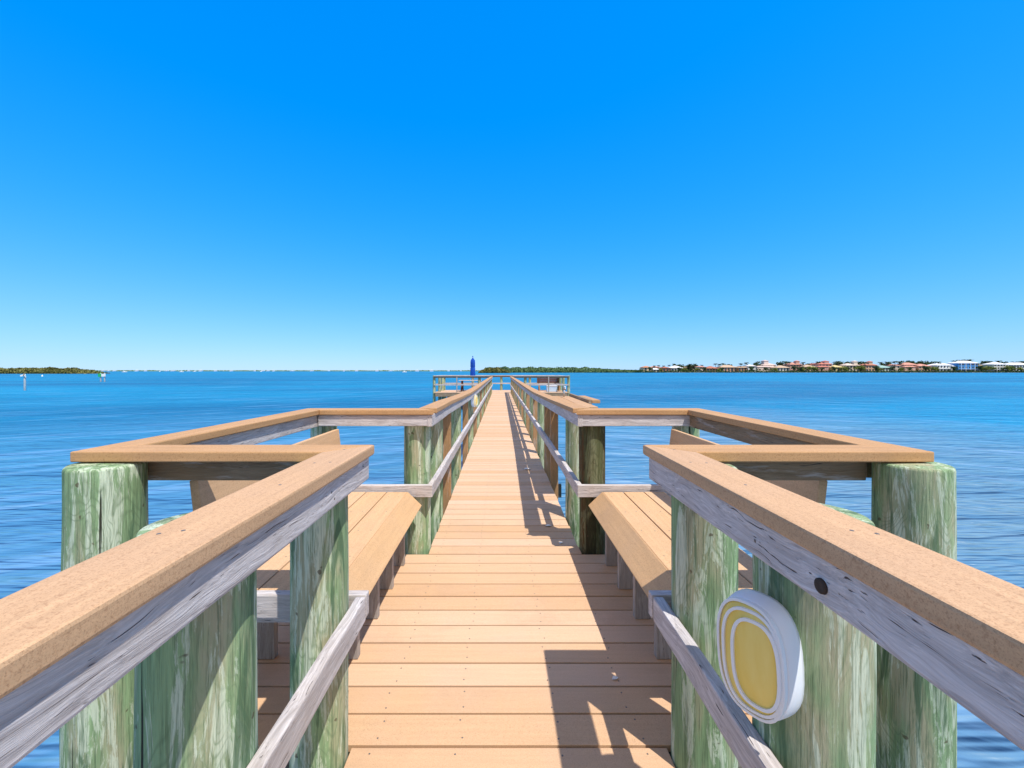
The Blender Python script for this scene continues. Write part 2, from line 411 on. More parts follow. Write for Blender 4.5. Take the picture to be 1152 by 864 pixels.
y = -6.2
while y < END: MB().box(-.84, .84, y, y + .06, -.46, -.275).build('cross_beam', M['joist'], pier); y += 3.05

# ------------------------------------------------------------------ posts
def round_post(parent, x, y, r, top=1.034, bot=-4.0, mat='pile', name='post', seed=None):
    sd = R.uniform(0, 50) if seed is None else seed
    prof = []; n = 46
    for i in range(n + 1):
        z = bot + (top - .012 - bot) * (i / n) ** .55
        prof.append((r * (1.0 + .03 * (top - z) / 2), z))
    prof += [(r * .985, top - .005), (r * .95, top - .001), (r * .6, top), (r * .2, top + .001)]
    mb = MB(); mb.lathe((x, y, 0), prof, 40, wob=.05, seed=sd)
    return mb.build(name, M[mat], parent, origin=None)
def square_post(parent, x, y, top=.94, bot=-.30, s=.089, mat='brn_z'):
    mb = MB(); mb.box(x - s / 2, x + s / 2, y - s / 2, y + s / 2, bot, top)
    return mb.build('post', M[mat], parent, bevel=.006)

def split_boards(y0, y1, ln, rnd):
    out = []; y = y0
    while y < y1 - .01:
        e = min(y + ln, y1)
        if y1 - e < .8: e = y1
        out.append((y, e)); y = e + .003
    return out

def stations(a, b, f, wob=.0016, step=.12):
    n = max(2, int((b - a) / step)); return [(a + (b - a) * i / n, f(a + (b - a) * i / n) + wob * noise.noise(Vector((a * 3, i * .35, 1))), wob * noise.noise(Vector((i * .3, a * 5, 7)))) for i in range(n + 1)]

def long_rail(parent, sgn, y0, y1, f=lambda y: 0., cap_end=None, brown=False, boards=3.66):
    """cap, 2x4 under it and mid rail along the walkway; sgn -1 left, +1 right"""
    def X(a, b): return (min(sgn * a, sgn * b), max(sgn * a, sgn * b))
    for k, (a, b) in enumerate(split_boards(y0, y1, boards, R)):
        st = stations(a, b, f)
        m = MB(); x0, x1 = X(CI, CO); m.sweep(st, x0, x1, 1.0395, 1.077)
        m.build('cap_rail', M['cap_y'], parent, bevel=.005)
    for k, (a, b) in enumerate(split_boards(y0, y1, boards + .4, R)):
        st = stations(a, b, f, .003)
        m = MB(); x0, x1 = X(FI, FO); m.sweep(st, x0, x1, .95, 1.0375)
        m.build('top_rail', M['old_y'], parent, bevel=.005)
        st = stations(a, b, lambda y: 0, .004)
        m = MB(); m.sweep(st, x0, x1, .431, .52)
        m.build('mid_rail', M['old_y'], parent, bevel=.005)

# near rails (left, right), ending where the bay opens
def near_rail(sgn):
    side = 'left' if sgn < 0 else 'right'
    lab = {'left': 'near left walkway railing with tan cap, split grey rail and two fat green posts',
           'right': 'near right walkway railing with tan cap, grey rail and an oval lamp on one post'}[side]
    g = thing('walkway_railing', (sgn * .6, 1.2, 0), lab, 'railing', 'railings along the pier')
    # cap with its mitred end against the bay's cross cap
    x = lambda v: sgn * v
    m = MB()
    ys = [-6.9, -3.3]
    for a, b in ((-7.0, -3.303), (-3.3, 1.0)):
        pass
    m.prism([(x(CI), -3.3), (x(CO), -3.3), (x(CO), Y0 - .0015), (x(CI), Y1)], 1.0395, 1.077)
    sc = MB()
    for (yy, xx) in ((.42, .59), (.75, .60), (.735, .632), (1.05, .585), (1.3, .61), (1.31, .565), (1.52, .60)):
        sc.lathe((sgn * xx, yy, 1.0765), [(.004, -.001), (.0038, .0009), (.002, .0011)], 10)
    m.build('cap_rail', M['cap_y'], g, bevel=.006, extra=(sc, M['screw']))
    m = MB(); m.prism([(x(CI), -7.), (x(CO), -7.), (x(CO), -3.303), (x(CI), -3.303)], 1.0395, 1.077)
    m.build('cap_rail', M['cap_y'], g, bevel=.006)
    a, b = min(x(FI), x(FO)), max(x(FI), x(FO))
    sc = MB()
    for (yy, zz) in ((1.25, 1.0), (1.27, .975), (.93, .985)):
        sc.lathe((sgn * (FI + .0018), yy, zz), [(.0042, -.0012), (.0042, .0012)], 10, ax=0)
    for (p, q) in ((-7., -2.503), (-2.5, 1.600)):
        m = MB(); m.sweep(stations(p, q, lambda y: 0, .004), a, b, .95, 1.0375); m.build('top_rail', M['old_y'], g, bevel=.006, extra=(sc, M['screw']) if q > 0 else None)
    for (p, q) in ((-7., -2.1), (-2.097, 1.558)):
        m = MB(); m.sweep(stations(p, q, lambda y: 0, .005), a, b, .431, .52); m.build('mid_rail', M['old_y'], g, bevel=.006)
    # posts read from the photograph: diameter and distance of each
    if sgn < 0: ps = [(-.575 - .094, 1.474, .094), (-.575 - .1085, .906, .1085), (-.68, -.9, .10), (-.68, -2.9, .10), (-.68, -4.9, .10)]
    else: ps = [(.575 + .1045, 1.463, .1045), (.575 + .1145, .972, .1145), (.68, -.9, .10), (.68, -2.9, .10), (.68, -4.9, .10)]
    for i, (px, py, r) in enumerate(ps): round_post(g, px, py, r, seed=3.1 * i + (1 if sgn > 0 else 7))
    if sgn > 0:
        m = MB(); m.lathe((FI + .006, .735, .985), [(.0135, -.006), (.013, -.0105), (.010, -.0115), (.004, -.0105)][::-1], 18, ax=0)
        m.build('knot', M['knot'], g)
    return g
rail_nl = near_rail(-1); rail_nr = near_rail(1)

# bay railings
def bay_rail(sgn):
    side = 'left' if sgn < 0 else 'right'
    lab = {'left': 'railing around the left bench bay, tan cap boards on green pilings',
           'right': 'railing around the right bench bay, tan cap boards on cracked and stained pilings'}[side]
    g = thing('bay_railing', (sgn * 1.3, 2.3, 0), lab, 'railing', 'railings along the pier')
    x = lambda v: sgn * v
    OX = 1.556 if sgn < 0 else 1.505; FX = .052 if sgn < 0 else .022
    IX = OX - .142
    # near cross cap: inner end mitred, outer end square over the outer board
    m = MB(); m.prism([(x(CI + .0), Y1 + .0015), (x(CO), Y0), (x(OX), Y0), (x(OX), Y0 + .018), (x(IX), Y1)], 1.0395, 1.077)
    m.build('cap_rail', M['cap_x'], g, bevel=.005)
    m = MB(); m.prism([(x(IX), Y1 + .002), (x(OX), Y0 + .0205), (x(OX - FX), Y3), (x(IX - FX), Y2)], 1.0395, 1.077)
    m.build('cap_rail', M['cap_y'], g, bevel=.005)
    m = MB(); m.prism([(x(IX - FX - .002), Y2), (x(OX - FX - .002), Y3), (x(CO), Y3), (x(CI), Y2)], 1.0395, 1.077)
    m.build('cap_rail', M['cap_x'], g, bevel=.005)
    def bx(name, x0, x1, y0, y1, z0, z1, mat):
        a, b = sorted((x(x0), x(x1))); m = MB(); m.box(a, b, y0, y1, z0, z1); m.build(name, M[mat], g, bevel=.005)
    bx('top_rail', FO + .002, IX + .06 if sgn < 0 else 1.345, 1.571, 1.609, .95, 1.0375, 'brn_x')
    n0, f0 = IX + .018, IX - FX + .018
    MB().prism([(x(n0), 1.612), (x(n0 + .038), 1.612), (x(f0 + .038), 3.19), (x(f0), 3.19)], .95, 1.0375).build('top_rail', M['brn_y' if sgn > 0 else 'old_y'], g, bevel=.004)
    MB().prism([(x(n0), 1.612), (x(n0 + .038), 1.612), (x(f0 + .038), 3.19), (x(f0), 3.19)], .431, .52).build('mid_rail', M['old_y'], g, bevel=.004)
    bx('top_rail', FI + .02, 1.376, 3.075, 3.113, .955, 1.0375, 'old_x')
    bx('mid_rail', FI + .002, 1.42, 1.571, 1.609, .431, .52, 'old_x')
    bx('mid_rail', FI + .0, 1.376, 3.075, 3.113, .431, .52, 'old_x')
    round_post(g, x(1.445), 1.5, .114 if sgn < 0 else .108, seed=11 if sgn < 0 else 23)
    round_post(g, x(1.41), 3.262, .098, seed=5 if sgn < 0 else 8)
    round_post(g, x(.672), 3.214, .098, mat='pile' if sgn < 0 else 'pile_b', seed=15 if sgn < 0 else 9)
    return g
bay_rail(-1); bay_rail(1)

# far walkway railings
def interp(tab):
    def f(y):
        if y <= tab[0][0]: return tab[0][1]
        for (a, u), (b, v) in zip(tab, tab[1:]):
            if y <= b: return u + (v - u) * (y - a) / (b - a)
        return tab[-1][1]
    return f
fl = interp([(3.2, 0), (4.2, -.012), (5.4, -.042), (7.0, -.072), (9, -.082), (26, -.07)])
frr = interp([(3.2, 0), (4.0, -.018), (5.07, -.042), (7, -.076), (9, -.084), (26, -.07)])
def far_rail(sgn, f):
    side = 'left' if sgn < 0 else 'right'
    lab = {'left': 'long left railing of the walkway running from the left bench bay to the pier head',
           'right': 'long right railing of the walkway running from the right bench bay to the pier head'}[side]
    g = thing('walkway_railing', (sgn * .6, 3.3, 0), lab, 'railing', 'railings along the pier')
    long_rail(g, sgn, Y3 + .002, END, f)
    # short front end of the top rail and the mid rail, up to the bay corner
    a, b = sorted((sgn * FI, sgn * FO))
    m = MB(); m.box(a, b, Y2 + .012, Y3, .952, 1.0375); m.build('top_rail', M['old_y'], g, bevel=.004)
    a, b = sorted((sgn * (FI - .001), sgn * (FO - .002) if False else sgn * (FI + .0005)))
    m = MB(); a, b = sorted((sgn * (FI + .001), sgn * FO)); m.box(a, b, 3.115, Y3 - .0, .431, .52); m.build('mid_rail', M['old_y'], g, bevel=.004)
    if sgn < 0:
        ps = [(3.9, 'p', .10), (4.56, 'b', 0), (5.72, 'g', .085), (6.95, 'b', 0), (8.25, 'g', .085)]
    else:
        ps = [(3.9, 'p', .10), (5.1, 'b', 0), (5.82, 'b', 0), (6.9, 'g', .08), (7.9, 'b', 0), (8.8, 'g', .08)]
    y = ps[-1][0]; i = 0
    while y < END - 1.6:
        y += 1.22; ps.append((y, 'bg'[i % 2], .08)); i += 1
    ps.append((END - .12, 'p', .095))
    for (y, kd, r) in ps:
        top = 1.034 + f(y)
        if kd == 'b': square_post(g, sgn * (.575 + .0455), y, top=top - .0)
        elif kd == 'g': round_post(g, sgn * (.575 + r), y, r, top=top, bot=-.5, mat='post_g')
        else: round_post(g, sgn * (.575 + r), y, r, top=top)
    return g
rail_fl = far_rail(-1, fl); rail_fr = far_rail(1, frr)

# ------------------------------------------------------------------ benches
def bench(sgn):
    x = lambda v: sgn * v
    lab = ('slatted tan bench in the left bay of the pier, facing the walkway' if sgn < 0 else
           'slatted tan bench in the right bay of the pier, facing the walkway')
    g = thing('bench', (x(.9), 2.34, 0), lab, 'bench', 'benches in the two bays')
    a, b = 1.628, 3.05
    m = MB()
    for k in range(3):
        u = .714 + k * .151; lo, hi = sorted((x(u), x(u + .144)))
        m.box(lo, hi, a + R.uniform(-.004, .004), b + R.uniform(-.004, .004), .4425, .48)
    sc = MB()
    for yy in (1.68, 1.99, 2.31, 2.62, 2.93):
        for k in range(3):
            for q in (.035, .105): sc.lathe((x(.714 + k * .151 + q), yy + R.uniform(-.006, .006), .4795), [(.004, -.002), (.0036, .0009), (.002, .001)], 8)
    m.build('seat', M['seat'], g, bevel=.005, extra=(sc, M['screw']))
    # tilted front board
    def tilted(p, q, th, name):
        (x0, z0), (x1, z1) = p, q
        d = Vector((x1 - x0, z1 - z0)).normalized(); nrm = Vector((-d.y, d.x)) * th
        if nrm.x < 0 and name == 'front_board': nrm = -nrm
        if nrm.x < 0 and name == 'backrest': nrm = -nrm
        pl = [(x0, z0), (x1, z1), (x1 + nrm.x, z1 + nrm.y), (x0 + nrm.x, z0 + nrm.y)]
        vs = [(x(px), a, pz) for px, pz in pl] + [(x(px), b, pz) for px, pz in pl]
        return MB().hexa([vs[0], vs[1], vs[2], vs[3], vs[4], vs[5], vs[6], vs[7]])
    m = tilted((.710, .481), (.606, .381), .030, 'front_board')
    m.build('front_board', M['seat'], g, bevel=.005)
    m = tilted((1.176, .655), (1.192, .792), .034, 'backrest'); m2 = tilted((1.196, .800), (1.212, .939), .034, 'backrest')
    m.poly(m2.v, m2.f); m.build('backrest', M['seat'], g, bevel=.005)
    for yy in (1.68, 1.99, 2.31, 2.62, 2.93):
        m = MB(); lo, hi = sorted((x(.705), x(.792))); m.box(lo, hi, yy - .019, yy + .019, .0015, .36)
        m.build('leg', M['old_z'], g, bevel=.004)
        m = MB(); lo, hi = sorted((x(1.10), x(1.187))); m.box(lo, hi, yy - .019, yy + .019, .0015, .36)
        m.build('leg', M['old_z'], g, bevel=.004)
        m = MB(); pl = [(.715, .362), (1.19, .362), (1.19, .44), (.76, .44), (.64, .37)][:4]
        vs = [(x(px), yy - .019, pz) for px, pz in pl] + [(x(px), yy + .019, pz) for px, pz in pl]
        m.poly(vs, [(0, 1, 2, 3), (7, 6, 5, 4), (0, 4, 5, 1), (1, 5, 6, 2), (2, 6, 7, 3), (3, 7, 4, 0)])
        m.build('bearer', M['old_x'], g, bevel=.003)
    for yy in (1.86, 2.34, 2.82):
        m = MB(); m.bar((x(1.205), yy, .37), (x(1.252), yy, .90), .038, .06, up=(1, 0, 0)); m.build('back_support', M['old_z'], g, bevel=.003)
    return g
bench(-1); bench(1)

# ------------------------------------------------------------------ bulkhead lamp
def lamp(root):
    """built in local coordinates: face looks along -Y, width x, height z"""
    def ring(hw, hh, n=40, e=2.7):
        out = []
        for k in range(n):
            a = 2 * PI * k / n; c, s_ = math.cos(a), math.sin(a)
            out.append((hw * math.copysign(abs(c) ** (2 / e), c), hh * math.copysign(abs(s_) ** (2 / e), s_)))
        return out
    def loft(levels, name, mat, e=2.7, par=root):
        m = MB(); n = 40; vs = []; fs = []
        for (hw, hh, y) in levels: vs += [(px, y, pz) for px, pz in ring(hw, hh, n, e)]
        for i in range(len(levels) - 1):
            for k in range(n): fs.append((i * n + k, i * n + (k + 1) % n, (i + 1) * n + (k + 1) % n, (i + 1) * n + k))
        fs.append(tuple(range(n - 1, -1, -1))); fs.append(tuple((len(levels) - 1) * n + k for k in range(n)))
        m.poly(vs, fs, True)
        o = m.build(name, M[mat], None); o.parent = par; return o
    def hoop(hw, hh, y0, y1, wdt, name):
        m = MB(); n = 40; vs = []
        A = ring(hw, hh, n); B = ring(hw - wdt, hh - wdt, n)
        for (rr, y) in ((A, y1), (A, y0), (B, y0), (B, y1)): vs += [(px, y, pz) for px, pz in rr]
        fs = []
        for i in range(4):
            j = (i + 1) % 4
            for k in range(n): fs.append((i * n + k, i * n + (k + 1) % n, j * n + (k + 1) % n, j * n + k))
        m.poly(vs, fs, False); o = m.build(name, M['white_plastic'], None); o.parent = root
        bv = o.modifiers.new('bevel', 'BEVEL'); bv.width = .0012; bv.segments = 2
        return o
    W, HH = .070, .118
    loft([(W * 1.12, HH * 1.04, 0), (W * 1.13, HH * 1.045, -.010), (W * 1.11, HH * 1.035, -.024), (W * 1.05, HH * 1.015, -.046), (W * 1.0, HH, -.050), (W * .95, HH * .97, -.0485)], 'housing', 'white_plastic')
    m = MB(); m.box(-.03, .05, .0005, .035, -.05, .05); o = m.build('bracket', M['white_plastic'], None, bevel=.004); o.parent = root
    loft([(W * .965, HH * .975, -.0492), (W * .955, HH * .97, -.055), (W * .90, HH * .93, -.060), (W * .72, HH * .80, -.0655), (W * .45, HH * .52, -.0695), (W * .18, HH * .24, -.071)], 'lens', 'lens')
    hoop(W * 1.02, HH * 1.01, -.062, -.0495, .006, 'rim')
    def guard(hw, hh, dx, y0, wdt):          # bar of the guard, bent round the dome and running out at the rim
        m = MB(); n = 40; vs = []
        A = ring(hw, hh, n); B = ring(hw - wdt, hh - wdt, n)
        for rr, yo in ((A, .007), (A, 0), (B, 0), (B, .007)):
            for px, pz in rr: vs.append((px + dx, y0 + yo + .006 * (px + dx) / W, pz))
        fs = []
        for i in range(4):
            for k in range(n): fs.append((i * n + k, i * n + (k + 1) % n, ((i + 1) % 4) * n + (k + 1) % n, ((i + 1) % 4) * n + k))
        m.poly(vs, fs); o = m.build('guard_bar', M['white_plastic'], None); o.parent = root
    guard(W * .87, HH * .90, W * .11, -.0675, .0055)
    guard(W * .69, HH * .76, W * .25, -.0725, .006)
def make_lamp(loc, yaw, roll, label, src=None):
    if src is None:
        g = thing('wall_lamp', loc, label, 'lamp', 'oval lamps on the railing posts'); lamp(g)
    else: g = copy_thing(src, loc, label)
    g.rotation_mode = 'XYZ'
    g.rotation_euler = (Matrix.Rotation(yaw, 3, 'Z') @ Matrix.Rotation(roll, 3, 'Y')).to_euler()
    return g
# near lamp faces the walkway and the camera a little
nl = make_lamp((.553, .925, .748), -math.radians(60), math.radians(-3), 'oval white lamp with yellowed lens on the near right post')
make_lamp((-.568, 8.13, .78), math.radians(60), 0, 'small cream lamp on a post of the long left railing', nl)

# ------------------------------------------------------------------ fish cleaning table outside the right rail
g = thing('cleaning_table', (.85, 5.3, 0), 'tan cleaning table fixed outside the long right railing, with a raised edge board', 'table')
m = MB()
for k in range(2): m.box(.668 + k * .148, .812 + k * .148, 4.25, 6.1, .962, .995)
m.build('table_top', M['cap_y'], g, bevel=.004)
m = MB(); m.box(.968, 1.006, 4.75, 6.12, .90, 1.03); m.build('edge_board', M['brn_y'], g, bevel=.004)
m = MB(); m.prism([(1.008, 4.75), (1.10, 4.75), (1.10, 5.6), (1.008, 5.6)], .992, 1.03); m.build('shelf', M['cap_y'], g, bevel=.004)
for yy in (4.55, 5.9):
    m = MB(); m.box(.90, .965, yy - .04, yy + .04, -.5, .960); m.build('leg', M['brn_z'], g, bevel=.004)
m = MB(); m.bar((.70, 4.5, .25), (.94, 4.5, .62), .038, .09, up=(0, 1, 0)); m.build('brace', M['brn_y'], g, bevel=.003)
m = MB(); m.tube([(.86, 5.9, .995), (.86, 5.9, 1.10), (.86, 5.86, 1.14), (.86, 5.80, 1.13), (.86, 5.78, 1.10)], .014); m.build('tap', M['metal'], g)

# ------------------------------------------------------------------ pier head (platform)
PX0, PX1, PY0, PY1 = -4.22, 4.22, 26.0, 29.4
g = thing('pier_head_deck', (0, 27.7, 0), 'wide tan plank platform at the far end of the pier', 'platform')
m = MB(); yy = PY0
while yy < PY1 - .05: m.box(PX0, PX1, yy, yy + .139, -.03, 0); yy += .1444
m.build('deck_boards', M['deck'], g)
m = MB()
for y in (PY0 + .01, PY1 - .06): m.box(PX0 + .1, PX1 - .1, y, y + .04, -.25, -.032)
for k in range(9): x = PX0 + .15 + k * 1.01; m.box(x, x + .04, PY0 + .06, PY1 - .07, -.24, -.0325)
m.build('joist', M['brn_x'], g)
for x in (PX0 + .6, -1.6, 1.6, PX1 - .6):
    for y in (PY0 + .7, PY1 - .6): round_post(g, x, y, .11, top=-.26, name='piling')
def platform_rail(name, lab, a, b, axis, posts, thin=(), c=0., ztop=1.05):
    g = thing(name, (a, c, 0) if axis == 0 else (c, a, 0), lab, 'railing', 'railings of the pier head')
    def bx(nm, p, q, t0, t1, z0, z1, mat):
        m = MB()
        if axis == 0: m.box(p, q, c + t0, c + t1, z0, z1)
        else: m.box(c + t0, c + t1, p, q, z0, z1)
        m.build(nm, M[mat], g, bevel=.004)
    bx('cap_rail', a, b, -.07, .07, ztop - .036, ztop, 'old_x' if axis == 0 else 'old_y')
    bx('top_rail', a, b, -.019, .019, ztop - .135, ztop - .038, 'brn_x')
    bx('mid_rail', a, b, -.019, .019, .44, .52, 'old_x')
    for p in posts:
        px, py = (p, c + .115) if axis == 0 else (c + .115, p)
        round_post(g, px, py, .09, top=ztop + (.012 if p in (a, b) else -.04), mat='post_g')
    for p in thin:
        m = MB()
        if axis == 0: m.box(p - .035, p + .035, c - .06, c - .0215, -.02, ztop - .04)
        m.build('baluster', M['old_z'], g, bevel=.003)
    return g
platform_rail('platform_railing', 'grey railing on the near side of the pier head, left of the walkway', PX0, -.72, 0, (PX0, -1.38), (-2.78,), PY0 + .12)
platform_rail('platform_railing', 'grey railing on the near side of the pier head, right of the walkway', .72, PX1, 0, (1.5, PX1), (2.95,), PY0 + .12)
platform_rail('platform_railing', 'grey railing along the far edge of the pier head', PX0 + .12, PX1 - .12, 0, (-4.0, -2.0, 0.0, 2.0, 4.0), (), PY1 - .25)
platform_rail('platform_railing', 'grey railing on the left end of the pier head', PY0 + .35, PY1 - .35, 1, (PY0 + 1.2, PY1 - .8), (), PX0 + .08)
platform_rail('platform_railing', 'grey railing on the right end of the pier head', PY0 + .35, PY1 - .35, 1, (PY0 + 1.2, PY1 - .8), (), PX1 - .3)
# picnic table
tx, ty = -2.05, 27.75
g = thing('picnic_table', (tx, ty, 0), 'dark picnic table on the pier head beside the blue umbrella', 'table')
m = MB()
for k in range(5): m.box(tx - .75, tx + .75, ty - .37 + k * .148, ty - .23 + k * .148, .70, .738)
m.build('table_top', M['old_x'], g, bevel=.004)
for s_ in (-1, 1):
    m = MB()
    for k in range(2): m.box(tx - .75, tx + .75, ty + s_ * .68 - .14 + k * .145, ty + s_ * .68 - .003 + k * .145, .42, .455)
    m.build('seat', M['old_x'], g, bevel=.004)
for sx in (-.55, .55):
    for s_ in (-1, 1):
        m = MB(); m.bar((tx + sx, ty + s_ * .62, .0), (tx + sx, ty + s_ * .2, .70), .045, .09, up=(1, 0, 0)); m.build('leg', M['redbrown'], g)
    m = MB(); m.box(tx + sx + .03, tx + sx + .07, ty - .8, ty + .8, .33, .418); m.build('brace', M['redbrown'], g)
# closed umbrella
ux, uy = -1.93, 27.35 + .9
g = thing('umbrella', (ux, uy, 0), 'closed blue umbrella standing on the pier head', 'umbrella')
m = MB(); m.lathe((ux, uy, 0), [(.02, .0), (.02, 2.28)], 12); m.build('pole', M['white_paint'], g)
m = MB(); vs = []; fs = []; seg = 32; lv = [(.135, .92), (.15, 1.05), (.14, 1.3), (.145, 1.52), (.12, 1.56), (.14, 1.62), (.135, 1.95), (.12, 2.08), (.06, 2.17), (.02, 2.25)]
for (r, z) in lv:
    for k in range(seg):
        a = 2 * PI * k / seg; rr = r * (1 + .16 * math.cos(8 * a)); vs.append((ux + rr * math.cos(a), uy + rr * math.sin(a), z))
for i in range(len(lv) - 1):
    for k in range(seg): fs.append((i * seg + k, i * seg + (k + 1) % seg, (i + 1) * seg + (k + 1) % seg, (i + 1) * seg + k))
m.poly(vs, fs, True); m.build('canopy', M['canvas_blue'], g)
m = MB(); m.lathe((ux, uy, 0), [(.01, 2.26), (.035, 2.29), (.03, 2.34), (.005, 2.37)], 12); m.build('finial', M['canvas_blue'], g)
m = MB(); m.lathe((ux, uy, 0), [(.25, .002), (.25, .06), (.05, .09), (.03, .25)], 20); m.build('base', M['metal'], g)
# bench with dark back at the right end of the pier head
g = thing('platform_bench', (3.4, 28.6, 0), 'bench with dark red-brown backrest at the right end of the pier head', 'bench')
m = MB()
for k in range(3): m.box(2.45, 4.0, 28.25 + k * .15, 28.39 + k * .15, .43, .465)
m.build('seat', M['old_x'], g, bevel=.004)
m = MB()
for k in range(3): m.box(2.45, 4.0, 28.74, 28.775, .52 + k * .145, .655 + k * .145)
m.build('backrest', M['redbrown'], g, bevel=.004)
for x in (2.55, 3.2, 3.9):
    m = MB(); m.box(x, x + .07, 28.28, 28.35, 0, .428); m.build('leg', M['brn_z'], g)
    m = MB(); m.box(x, x + .07, 28.777, 28.85, 0, .96); m.build('leg', M['brn_z'], g)
# pale locker
g = thing('dock_box', (3.25, 27.2, 0), 'pale blue and white storage box on the pier head in front of the dark bench', 'box')
m = MB(); m.box(2.95, 3.6, 27.0, 27.4, .0, .34); m.build('body', M['pale_blue'], g, bevel=.02)
m = MB(); m.box(2.93, 3.62, 26.98, 27.42, .342, .40); m.build('lid', M['white_plastic'], g, bevel=.02)

# ------------------------------------------------------------------ dry leaves on the deck
def leaf_thing(x, y, rz, s, label):
    m = MB(); n = 6; vs = []
    for i in range(n + 1):
        u = i / n; wd = .3 * math.sin(PI * u) + .01; z = .12 * math.sin(PI * u)
        vs += [(u - .5, -wd, z + .06), (u - .5, 0, z), (u - .5, wd, z + .05)]
    vs = [(a * s, b * s, c * s + .002) for a, b, c in vs]
    fs = []
    for i in range(n):
        for k in range(2): fs.append((i * 3 + k, i * 3 + k + 1, i * 3 + 4 + k, i * 3 + 3 + k))
    m.poly(vs, fs, True); o = m.build('dry_leaf', M['leafdry'])
    o.location = (x, y, .0); o.rotation_euler.z = rz
    tag(o, label, 'leaf', 'dry leaves on the walkway')
leaf_thing(at(692, 764, 641 / 347).x, 641 / 347, .4, .035, 'pale dry leaf lying in the shade of the near right railing')
leaf_thing(at(593, 528.5, 5.75).x, 5.75, .2, .11, 'white twig-like leaf in the shade of the long right railing, farther of the two')
leaf_thing(at(631, 611, 3.3).x, 3.30, 1., .045, 'small pale leaf beside the stained piling at the right bay corner')
leaf_thing(at(617, 592, 3.66).x, 3.66, .2, .06, 'white leaf on the shaded boards just beyond the right bay corner')

# ------------------------------------------------------------------ channel markers and buoy
p = at(28, 439, 52)
g = thing('channel_marker', (p.x, 52, WATER), 'pale wooden channel marker pile with small white boards, far left', 'channel marker', 'channel markers on the bay')
m = MB(); m.lathe((p.x, 52, 0), [(.12, -4), (.11, .2), (.10, .72)], 14); m.build('pile', M['grey_pile'], g)
m = MB(); m.bar((p.x - .33, 51.8, .72), (p.x + .3, 51.8, .86), .04, .20); m.build('board', M['white_paint'], g)
m = MB(); m.bar((p.x + .05, 51.75, .70), (p.x + .22, 51.75, 1.02), .03, .07); m.build('arm', M['brn_z'], g)
p = at(115, 430, 92)
g = thing('channel_marker', (p.x, 92, WATER), 'channel marker with green square board and white board on two piles', 'channel marker', 'channel markers on the bay')
for dx in (-.32, .55):
    m = MB(); m.lathe((p.x + dx, 92, 0), [(.15, -4), (.14, .1), (.13, .8)], 14); m.build('pile', M['grey_pile'], g)
m = MB(); m.box(p.x - .72, p.x - .04, 91.76, 91.80, .0, .72); m.build('green_board', M['green_sign'], g)
m = MB(); m.box(p.x + .02, p.x + .92, 91.76, 91.80, .08, .66); m.build('white_board', M['white_paint'], g)
m = MB(); m.lathe((p.x - .35, 92, .8), [(.08, 0), (.08, .12), (.03, .18)], 10); m.build('lantern', M['green_sign'], g)
p = at(47.5, 423, 180)
g = thing('buoy', (p.x, 180, WATER), 'tiny white buoy floating in front of the left island', 'buoy')
m = MB(); m.lathe((p.x, 180, WATER), [(.1, -.3), (.32, -.1), (.34, .15), (.2, .35), (.08, .42), (.06, .75)], 16); m.build('float', M['white_paint'], g)

# ------------------------------------------------------------------ far land
def foliage(x0, x1, y0, y1, base, hfun, n, sz, name, mat, label=None, kind='stuff'):
    m = MB(); rnd = random.Random(hash(name) % 1000 if False else int(x0 * 7 + n))
    for i in range(n):
        x = rnd.uniform(x0, x1); v = rnd.random(); y = y0 + (y1 - y0) * v
        h = hfun(x) * (.80 + .28 * noise.noise(Vector((x * .16, y * .12, 1))) + .14 * noise.noise(Vector((x * .5, y * .4, 5))))
        edge = min(1, (y - y0) / 6 + .45)
        z = base + h * edge * (1 - rnd.random() ** 2.4)
        m.leaf((x, y, z), sz, rnd)
    return m.build(name, M[mat])
def lump(x0, x1, y0, y1, base, hfun, name, mat, step=2.0):
    """uneven low canopy body under the leaves"""
    nx = int((x1 - x0) / step); ny = 7; vs = []; fs = []
    for i in range(nx + 1):
        x = x0 + (x1 - x0) * i / nx
        for j in range(ny + 1):
            v = j / ny; y = y0 + (y1 - y0) * v
            h = hfun(x) * .74 * (1 - abs(2 * v - 1) ** 4) * (.85 + .3 * noise.noise(Vector((x * .2, y * .2, 3))))
            vs.append((x, y + noise.noise(Vector((x * .1, j, 2))) * 1.2, base + max(0, h)))
    for i in range(nx):
        for j in range(ny): a = i * (ny + 1) + j; fs.append((a, a + ny + 1, a + ny + 2, a + 1))
    return MB().poly(vs, fs)
def land(name, plan, z):
    m = MB(); m.prism(plan, -3.5, z); tag(m.build(name, M['sand']), kind='structure')
def wood(name, label, x0, x1, y0, y1, hfun, n, sz, mat):
    m = lump(x0, x1, y0, y1, WATER, hfun, name, mat)
    rnd = random.Random(n)
    for i in range(n):
        x = rnd.uniform(x0, x1); y = y0 - .8 + (y1 - y0) * rnd.random() ** 1.5
        h = hfun(x) * (.84 + .30 * noise.noise(Vector((x * .13, y * .1, 1))) + .16 * noise.noise(Vector((x * .45, y * .4, 5))))
        e = min(1, (y - y0 + .8) / 5 + .35)
        z = WATER + max(.1, h) * e * (1 - rnd.random() ** 2.2)
        m.leaf((x, y, z), sz, rnd)
    o = m.build(name, M[mat]); tag(o, label, 'trees', kind='stuff'); return o
# left mangrove island
def hl(x):
    xe = at(97, 417, 330).x
    return 4.9 * min(1, max(0, (xe - x) / 26)) ** .7
wood('mangrove_island', 'low mangrove island on the horizon at the far left', -470, at(96, 417, 330).x, 330, 352, hl, 9000, .75, 'mangrove')
